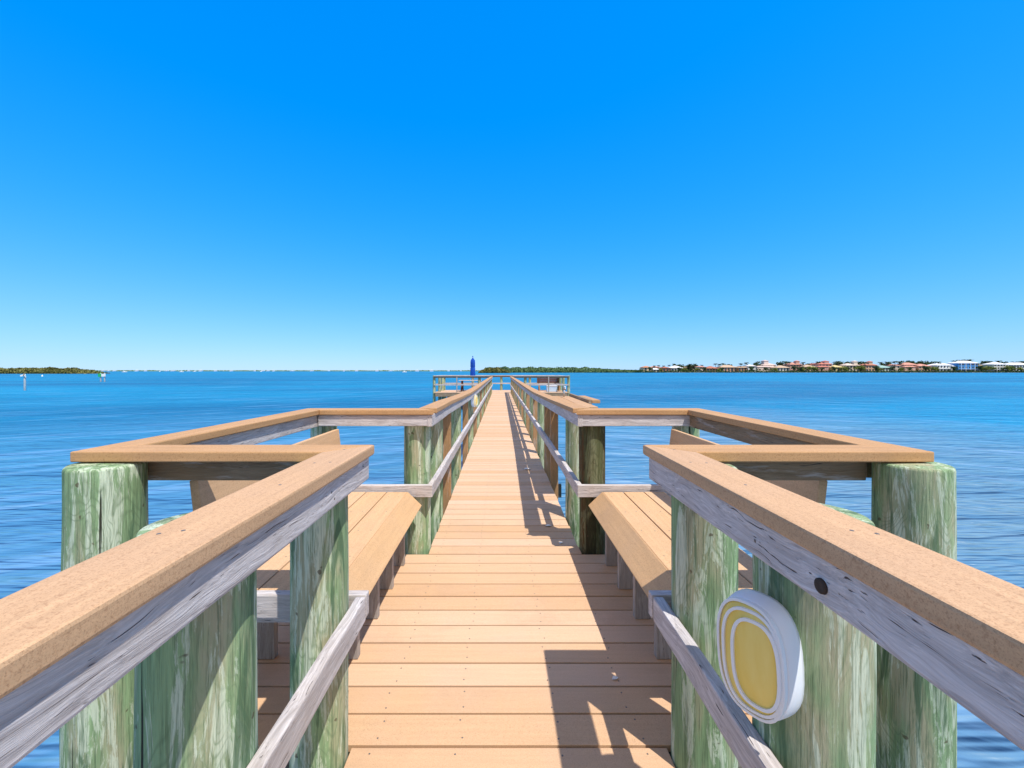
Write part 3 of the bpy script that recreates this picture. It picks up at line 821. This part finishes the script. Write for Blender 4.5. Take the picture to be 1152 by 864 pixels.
# middle mangrove point, behind the pier head
def hc(x):
    a = at(537, 417, 470).x; b = at(722, 417, 470).x
    u = (x - a)
    h = 6.2 * min(1, max(0, u / 12)) ** .6 * (1.0 if x < a + 36 else .98) * min(1, max(0, (b - x) / 60) ** .45)
    return h
wood('mangrove_point', 'bright green mangrove clump just right of the blue umbrella', at(538, 417, 430).x, at(574, 417, 430).x, 430, 450, lambda x: 6.0 * max(0, math.sin(PI * min(1, max(0, (x - at(538, 417, 430).x) / 33)))) ** .5, 3600, .8, 'mangrove')
wood('mangrove_shore', 'long dark green mangrove shore beyond the pier head', at(545, 417, 500).x, at(722, 417, 500).x, 500, 525,
     lambda x: 6.9 * min(1, max(.25, (at(722, 417, 500).x - x) / 70)) ** .5, 9000, .9, 'mangrove_far')

# right shore
SY = 500
X = lambda px, Y=SY: CX + (px - 563.5) * Y / 470
t = NT('lawn_ground'); M['lawn'] = t.fin(t.mix(t.noise(t.coord(), .15, 4, .6), (.05, .085, .025), (.14, .15, .06)), .9)
m = MB(); m.prism([(X(712), SY + 1), (X(1330), SY + 1), (X(1330), SY + 90), (X(712), SY + 90)], -3.5, -.35); tag(m.build('shore_ground', M['lawn']), kind='structure')
m = MB(); m.prism([(X(735), SY - .6), (X(1330), SY - .6), (X(1330), SY + .95), (X(735), SY + .95)], -3.5, -.3)
M['seawall'] = flat('seawall_concrete', (.23, .22, .19), .9, .2, .3, .35)
sw = m.build('seawall', M['seawall']); tag(sw, 'low seawall along the water in front of the far houses', 'wall')
def hh(x): return 1.9 + 1.7 * noise.noise(Vector((x * .045, 3, 3))) + 1.1 * noise.noise(Vector((x * .15, 9, 3)))
def wood2(name, label, x0, x1, y0, y1, hfun, n, sz, mat):
    rnd = random.Random(n); m = MB()
    for i in range(n):
        x = rnd.uniform(x0, x1); y = rnd.uniform(y0, y1)
        z = -.8 + max(.2, hfun(x)) * rnd.random() ** .8
        m.leaf((x, y, z), sz, rnd)
    tag(m.build(name, M[mat]), label, 'hedge', kind='stuff')
wood2('shore_hedge', 'dark green waterside bushes along the far right shore', X(712), X(1330), SY - 1.5, SY + 4, hh, 14000, .6, 'hedge')
wood2('garden_planting', 'mixed garden greenery between the far houses', X(730), X(1330), SY + 7, SY + 40, lambda x: 4.4 + 4 * noise.noise(Vector((x * .06, 1, 1))), 9000, .8, 'leaf_dark')

wallcols = {}
def wm(c):
    k = 'wall_%02x%02x%02x' % tuple(int(x * 255) for x in c)
    if k not in wallcols: wallcols[k] = flat('stucco_' + k, c, .85, .2, .2, .06)
    return wallcols[k]
def hip(m, x0, x1, y0, y1, z, rise, ov=.8):
    x0 -= ov; x1 += ov; y0 -= ov; y1 += ov
    d = min((x1 - x0), (y1 - y0)) / 2
    if x1 - x0 >= y1 - y0: r = [(x0 + d, (y0 + y1) / 2, z + rise), (x1 - d + .01, (y0 + y1) / 2, z + rise)]
    else: r = [((x0 + x1) / 2, y0 + d, z + rise), ((x0 + x1) / 2, y1 - d + .01, z + rise)]
    b = [(x0, y0, z), (x1, y0, z), (x1, y1, z), (x0, y1, z)]
    e = [(p[0], p[1], z - .25) for p in b]
    vs = b + r + e
    if x1 - x0 >= y1 - y0: fs = [(0, 1, 5, 4), (1, 2, 5), (2, 3, 4, 5), (3, 0, 4)]
    else: fs = [(0, 1, 4), (1, 2, 5, 4), (2, 3, 5), (3, 0, 4, 5)]
    fs += [(6, 7, 1, 0), (7, 8, 2, 1), (8, 9, 3, 2), (9, 6, 0, 3), (9, 8, 7, 6)]
    m.poly(vs, fs)
def house(px0, px1, top, wall, roof, label, storeys=2, dy=12, tower=None, porch=False, wing=None):
    x0, x1 = X(px0, SY + dy), X(px1, SY + dy); Y = SY + dy
    zt = H - (top - 417) * Y / 470           # roof ridge height
    rise = min(2.8, (x1 - x0) * .2); eave = zt - rise
    base = -.35; g = thing('house', ((x0 + x1) / 2, Y, base), label, 'house', 'houses on the far right shore')
    dpt = 12
    m = MB(); m.box(x0, x1, Y, Y + dpt, base, eave); wl = m.build('wall', wm(wall), g)
    m = MB(); hip(m, x0, x1, Y, Y + dpt, eave, rise)
    if wing:
        pass
    m.build('roof', wm(roof), g)
    if wing:   # lower wing in front
        a, b, wz = X(wing[0], Y - 4), X(wing[1], Y - 4), H - (wing[2] - 417) * (Y - 4) / 470
        m = MB(); m.box(a, b, Y - 4, Y - .01, base, wz - 1.3); m.build('wall', wm(wall), g)
        m = MB(); hip(m, a, b, Y - 4, Y - .6, wz - 1.3, 1.3, .5); m.build('roof', wm(roof), g)
    if tower:
        a, b, tz = X(tower[0], Y + 2), X(tower[1], Y + 2), H - (tower[2] - 417) * Y / 470
        m = MB(); m.box(a, b, Y + 1, Y + 1 + (b - a), eave - .3, tz - 1.2); m.build('tower', wm(wall), g)
        m = MB(); hip(m, a, b, Y + 1, Y + 1 + (b - a), tz - 1.2, 1.2, .4); m.build('roof', wm(roof), g)
    st = max(1, int((eave - base) / 3.1)); n = max(2, int((x1 - x0) / 3.4)); sh = (eave - base) / st
    for i in range(st):
        for k in range(n):
            cx = x0 + (k + .5) * (x1 - x0) / n; wd = .95 if (k + i) % 3 else 1.25
            z0 = base + i * sh + (.3 if i == 0 else .9); z1 = base + (i + 1) * sh - .6
            m = MB(); m.box(cx - wd, cx + wd, Y - .06, Y + .05, z0, z1); m.build('window', M['glassy'], g)
    if porch:
        m = MB(); m.box(x0 + .5, x1 - .5, Y - 3, Y - .08, base + sh - .15, base + sh + .1); m.build('balcony', M['white_paint'], g)
        for k in range(5):
            cx = x0 + .8 + (x1 - x0 - 1.6) * k / 4; m = MB(); m.box(cx - .15, cx + .15, Y - 2.9, Y - 2.6, base, eave - .05); m.build('column', M['white_paint'], g)
    return g
pink = (.62, .36, .27); cream = (.70, .58, .40); white = (.78, .78, .76); orange = (.62, .33, .16); tanw = (.60, .48, .34); yel = (.62, .50, .24)
rt = (.38, .15, .10); rtan = (.50, .36, .25); rpink = (.55, .27, .20); rwhite = (.78, .79, .80); rgreen = (.28, .42, .38)
house(724, 733, 411.5, cream, (.50, .24, .13), 'small cream house with orange roof at the left end of the far houses', 1, 8)
house(734.5, 742, 414, (.68, .64, .48), rwhite, 'tiny low pale house right of the cream leftmost house', 1, 6)
house(745.5, 753, 412.3, (.52, .26, .18), rt, 'small red-brown house left of the large white roof', 1, 9)
house(755, 768, 411.3, white, rwhite, 'white house with broad white roof near the left end of the far shore', 1, 9)
house(787, 793, 411.5, (.72, .60, .50), rpink, 'narrow pale pink house right of the palm clump', 1, 7)
house(795, 808, 411.8, (.55, .33, .22), rt, 'terracotta house between the narrow pink house and the long tan roof', 2, 12)
house(811, 829, 410.6, pink, rtan, 'long pink house under a tan ridge roof', 1, 12)
house(830.5, 840, 411.5, orange, rtan, 'orange-walled house right of the long pink house', 1, 9)
house(841.5, 850, 410, white, (.70, .66, .62), 'white house between the orange house and the pale pink tower', 2, 10)
house(857, 873, 408.2, (.74, .60, .54), (.58, .45, .40), 'tall pale pink house with a square tower', 2, 24, tower=(859, 864, 404.8), wing=(852, 872, 411.5))
house(874, 888, 411, (.70, .66, .58), rtan, 'low house with pale tan roof right of the pink tower', 1, 8)
house(889, 902, 407.5, (.62, .36, .28), rpink, 'two-storey coral house behind dark trees', 2, 18, tower=(895, 899, 405.2))
house(905, 918, 410.2, tanw, rtan, 'beige house with tan roof left of the red-roofed house', 2, 12)
house(921, 936, 407.0, (.62, .38, .32), (.50, .19, .14), 'large house with red-pink tiled roofs and a tower', 2, 14, tower=(927, 932, 405.4), wing=(921, 932, 411.5))
house(937, 949, 410.6, yel, (.58, .46, .22), 'yellow house right of the red-pink roofs', 1, 9)
house(952, 967, 408.4, (.68, .56, .44), (.62, .50, .42), 'pale house with a wide tan roof and a red gable behind it', 2, 12, tower=(960, 964, 405.5))
house(974, 987, 408.2, (.64, .40, .26), (.48, .20, .14), 'orange two-storey house with a red roof left of the green roof', 2, 10, tower=(977, 981, 405.8))
house(989, 1003, 411, (.55, .60, .52), rgreen, 'low house with grey-green roof', 1, 9)
house(1004, 1013, 409.5, (.72, .60, .48), rpink, 'narrow cream house between the green roof and the long coral house', 2, 11)
house(1017, 1033, 407.8, (.64, .42, .34), rpink, 'long coral house, taller left half', 2, 14, wing=(1018, 1030, 411.5))
house(1033.5, 1047, 409.2, (.66, .42, .28), rpink, 'long coral house, lower orange right half', 2, 10)
house(1054, 1071, 408.2, (.72, .72, .68), rwhite, 'pavilion-like house with white pyramid roof left of the blue house', 2, 6, porch=True)
house(1072, 1077, 411, white, rwhite, 'small white annex between the white pyramid roof and the blue house', 1, 8)
house(1078, 1100, 405.8, (.06, .24, .52), rwhite, 'bright blue house with white roof and white columns', 2, 5, porch=True)
house(1118, 1132, 407.2, (.62, .60, .52), rwhite, 'beige house on columns with a white pyramid roof, right of the blue house', 2, 6, porch=True)
house(1137, 1160, 407.8, (.66, .68, .70), (.72, .73, .74), 'long pale house with light grey roof at the right edge of the photo', 2, 8)
for (a, b, l) in ((1175, 1195, 'a'), (1205, 1232, 'b')):
    house(a, b, 408, (.66, .60, .52), rtan, 'beige house beyond the right edge of the photo, ' + ('nearer to the grey roof' if l == 'a' else 'farther out'), 2, 8)

for (a, b, tp, wc, rc, l) in ((734, 742, 411.5, cream, rpink, 'small cream house with pink roof set back behind the tiny low pale house'), (769, 776, 411.8, tanw, rtan, 'small tan house set back right of the broad white roof'),
        (778, 786, 411.2, cream, rt, 'small cream house with red roof set back behind the palm clump'), (849, 857, 409.8, pink, rpink, 'pink house set back left of the pale pink tower'),
        (912, 921, 408.6, cream, rt, 'cream house with red roof set back left of the red-pink roofs'), (946, 953, 408.8, white, rtan, 'small white house set back right of the yellow house'),
        (1046, 1054, 409.2, cream, rpink, 'cream house set back left of the white pyramid roof'), (1102, 1110, 409.5, white, rtan, 'small white house set back right of the blue house')):
    house(a, b, tp, wc, rc, l, 2, 30)

# palms and trees between the houses
def make_palm():
    g = thing('palm_tree', (0, 0, 0), 'x', 'palm tree', 'palms along the far right shore')
    m = MB(); pts = [(0, 0, 0), (.15, 0, 3), (.35, 0, 6), (.4, 0, 8.5)]
    m.tube(pts, .2, 7); m.build('trunk', M['trunk'], g)
    m = MB(); rnd = random.Random(3)
    for k in range(20):
        a = 2 * PI * k / 20 + rnd.uniform(-.15, .15); up = rnd.uniform(-.3, 1.1); L = rnd.uniform(2.2, 2.9)
        prev = None
        for i in range(6):
            u = i / 5; r = L * u; z = 8.5 + up * r * .7 - .32 * r * r * .6; wd = .42 * math.sin(PI * (u * .85 + .12))
            c = Vector((.4 + r * math.cos(a), r * math.sin(a), z)); sd = Vector((-math.sin(a), math.cos(a), 0)) * wd
            cur = (c - sd - Vector((0, 0, wd * .5)), c, c + sd - Vector((0, 0, wd * .5)))
            if prev: m.poly([*prev, *cur], [(0, 1, 4, 3), (1, 2, 5, 4)])
            prev = cur
    m.build('crown', M['palmleaf'], g); return g
def make_tree(mat, seed, name='tree', hgt=8., w=3.6, cat='tree', group='trees between the far houses'):
    g = thing(name, (0, 0, 0), 'x', cat, group); rnd = random.Random(seed)
    m = MB(); m.tube([(0, 0, 0), (.1, 0, hgt * .45)], .25, 7)
    for k in range(4):
        a = k * 1.6 + seed; m.tube([(.1, 0, hgt * .4), (math.cos(a) * w * .5, math.sin(a) * w * .5, hgt * .7)], .1, 5)
    m.build('trunk', M['trunk'], g)
    m = MB()
    cl = [(rnd.uniform(-.7, .7) * w, rnd.uniform(-.7, .7) * w, hgt * rnd.uniform(.42, .86), w * rnd.uniform(.35, .6)) for _ in range(10)]
    for (a, b, c, r) in cl:
        for _ in range(60):
            d = Vector((rnd.gauss(0, 1), rnd.gauss(0, 1), rnd.gauss(0, .8))).normalized() * r * rnd.random() ** .4
            m.leaf((a + d.x, b + d.y, c + d.z), .45, rnd)
    m.build('crown', M[mat], g); return g
palm = make_palm(); t1 = make_tree('leaf_dark', 1); t2 = make_tree('leaf_yellow', 2, 'bush', 5.5, 3.2, 'bush', 'yellow-green bushes on the far shore')
used = set()
def put(src, px, top, own_h, Y, label, idx):
    zt = H - (top - 417) * Y / 470; s = (zt + .35) / own_h
    loc = (CX + (px - 563.5) * Y / 470, Y, -.35)
    if id(src) not in used:
        used.add(id(src)); src.location = loc; src.scale = (s,) * 3; src['label'] = label; src.rotation_euler.z = idx; return
    copy_thing(src, loc, label, rz=idx * 1.3, scale=s)
palms = [(736, 411), (741, 410.5), (747, 411), (753, 410.2), (776, 409), (779, 410), (782, 408.8), (790, 410.2), (805, 408.6), (809, 409), (813, 408.4), (815, 409.5),
         (834, 408.5), (839.5, 407.3), (850, 408), (853, 406.2), (884, 405.8), (888, 406.4), (903, 407), (920, 406.3), (943, 405.8), (947, 406.5), (954, 407), (966, 406.2), (972, 407),
         (991, 406.8), (999, 406.5), (1007, 405.8), (1012, 406), (1036, 406.6), (1056, 406.2), (1075, 405.2), (1080, 404.4), (1087, 404), (1090, 404.3), (1108, 405.5), (1114, 406), (1123, 405.3), (1141, 406.5), (1150, 405.8)]
for i, (px, tp) in enumerate(palms):
    put(palm, px, tp, 9.4, SY + R.uniform(10, 34), 'dark palm rising among the far houses on the right shore', i)
trees = [(732, 412.5, 0), (764, 413, 0), (792, 412.8, 0), (812, 413, 0), (846, 412, 0), (862, 413, 0), (893, 411.5, 0), (900, 412.5, 0), (925, 413, 0), (939, 412, 0), (954, 412.5, 0), (985, 411.5, 0), (1003, 412, 0), (1024, 412.5, 0), (1042, 411, 0), (1073, 412, 0), (1101, 411, 0), (1128, 413, 0), (1139, 411.5, 0),
         (761, 408.8, 1.), (766, 409.6, 1), (774, 409.6, 1), (781, 409.8, 1), (821, 409.3, 1), (853, 407.5, 1), (879, 406.5, 1), (906, 408.6, 1), (917, 407.6, 1), (944, 406.6, 1), (957, 406.3, 1), (968, 406.5, 1), (996, 406.6, 1),
         (1021, 405.2, 1), (1027, 405.6, 1), (1040, 405.5, 1), (1046, 406.4, 1), (1104, 406.5, 1), (1112, 407, 1), (1119, 405.8, 1), (1134, 406.5, 1), (1147, 406.2, 1), (1152, 405.8, 1)]
for i, (px, tp, s) in enumerate(trees):
    put(t1, px, tp, 8.2, SY + (R.uniform(24, 38) if s else R.uniform(1.5, 3.)), 'dense dark tree ' + ('behind' if s else 'in front of') + ' the far houses on the right shore', i)
bushes = [(743, 414.5), (770, 414), (785, 414), (809, 414.5), (871, 414), (903, 413), (913, 412), (917, 412.6), (949, 412.3), (966, 411.3), (970, 412.2), (990, 414), (1014, 413.5), (1048, 412.5), (1052, 413), (1108, 412.4), (1114, 411.8), (1134, 411.5), (1145, 413)]
for i, (px, tp) in enumerate(bushes):
    put(t2, px, tp, 5.4, SY + R.uniform(3, 5.5), 'yellow-green bush in the gardens of the far right shore', i)

# far shore behind the open bay on the left, with scattered white buildings
FY = 1500
XF = lambda px, Y=FY: CX + (px - 563.5) * Y / 470
m = lump(XF(95), XF(560), FY, FY + 40, WATER, lambda x: 3.4 + 2.2 * noise.noise(Vector((x * .02, 1, 1))), 'far', 'mangrove_far', 8)
rnd = random.Random(5)
for i in range(5000):
    x = rnd.uniform(XF(95), XF(560)); m.leaf((x, FY + rnd.uniform(-2, 30), WATER + rnd.random() * (3.6 + 2.6 * noise.noise(Vector((x * .02, 1, 1))))), 1.7, rnd)
tag(m.build('far_shore_trees', M['mangrove_far']), 'thin line of far-off trees on the open horizon', 'trees', kind='stuff')
g0 = None
for i, px in enumerate([118, 124, 131, 156, 166, 190, 197, 214, 228, 244, 262, 288, 297, 303, 309, 330, 352, 371, 388, 402, 425, 440, 470, 486, 505, 519]):
    if g0 is None:
        g0 = thing('far_building', (XF(px), FY - 6, WATER), 'tiny white building on the far horizon shore', 'building', 'white buildings on the far horizon')
        m = MB(); m.box(XF(px) - 4, XF(px) + 4, FY - 10, FY - 3, WATER, WATER + 3.2); m.build('wall', M['white_paint'], g0)
        m = MB(); hip(m, XF(px) - 4, XF(px) + 4, FY - 10, FY - 3, WATER + 3.2, 1.6); m.build('roof', wm((.55, .52, .50)), g0)
    else: copy_thing(g0, (XF(px), FY - 6 - R.uniform(0, 3), WATER), 'tiny white building on the far horizon shore', scale=(R.uniform(.5, 1.9), 1, R.uniform(.6, 1.25)))
# motor boats
def make_boat():
    g = thing('motor_boat', (0, 0, 0), 'x', 'boat', 'white boats far out on the bay')
    m = MB(); n = 9; vs = []; fs = []
    for i in range(n):
        u = i / (n - 1); w_ = 1.15 * (1 - max(0, u - .55) ** 2 * 4.4); zz = .9 + .35 * u; x_ = -3.4 + 6.8 * u
        vs += [(x_, -w_, zz), (x_, -w_ * .75, -.1), (x_, w_ * .75, -.1), (x_, w_, zz)]
    for i in range(n - 1):
        for k in range(3): fs.append((i * 4 + k, i * 4 + k + 1, i * 4 + 5 + k, i * 4 + 4 + k))
        fs.append((i * 4 + 3, i * 4, i * 4 + 4, i * 4 + 7))
    fs += [(0, 3, 2, 1), tuple((n - 1) * 4 + k for k in range(4))]
    m.poly(vs, fs); m.build('hull', M['white_paint'], g)
    m = MB(); m.hexa([(-1.4, -.8, 1.0), (1.3, -.8, 1.0), (1.3, .8, 1.0), (-1.4, .8, 1.0), (-1.2, -.7, 2.1), (.5, -.7, 2.1), (.5, .7, 2.1), (-1.2, .7, 2.1)]); m.build('cabin', M['white_plastic'], g, bevel=.04)
    m = MB(); m.box(-1.1, .5, -.73, .73, 1.45, 1.9); m.build('window', M['glassy'], g)
    return g
boat = make_boat()
for i, (px, Y, lab) in enumerate([(455, 640, 'white motor boat on the horizon left of the pier head, largest of the far boats'), (204, 760, 'white boat far out, third from the left'),
        (140, 700, 'white boat just right of the green channel marker'), (219, 900, 'small white boat close to the right of the third boat'), (294, 900, 'small white boat near the middle of the open horizon'), (180, 1000, 'tiny white boat between the channel marker and the open horizon')]):
    loc = (CX + (px - 563.5) * Y / 470, Y, WATER)
    if i == 0: boat.location = loc; boat['label'] = lab; boat.rotation_euler.z = .3
    else: copy_thing(boat, loc, lab, rz=.4 * i)
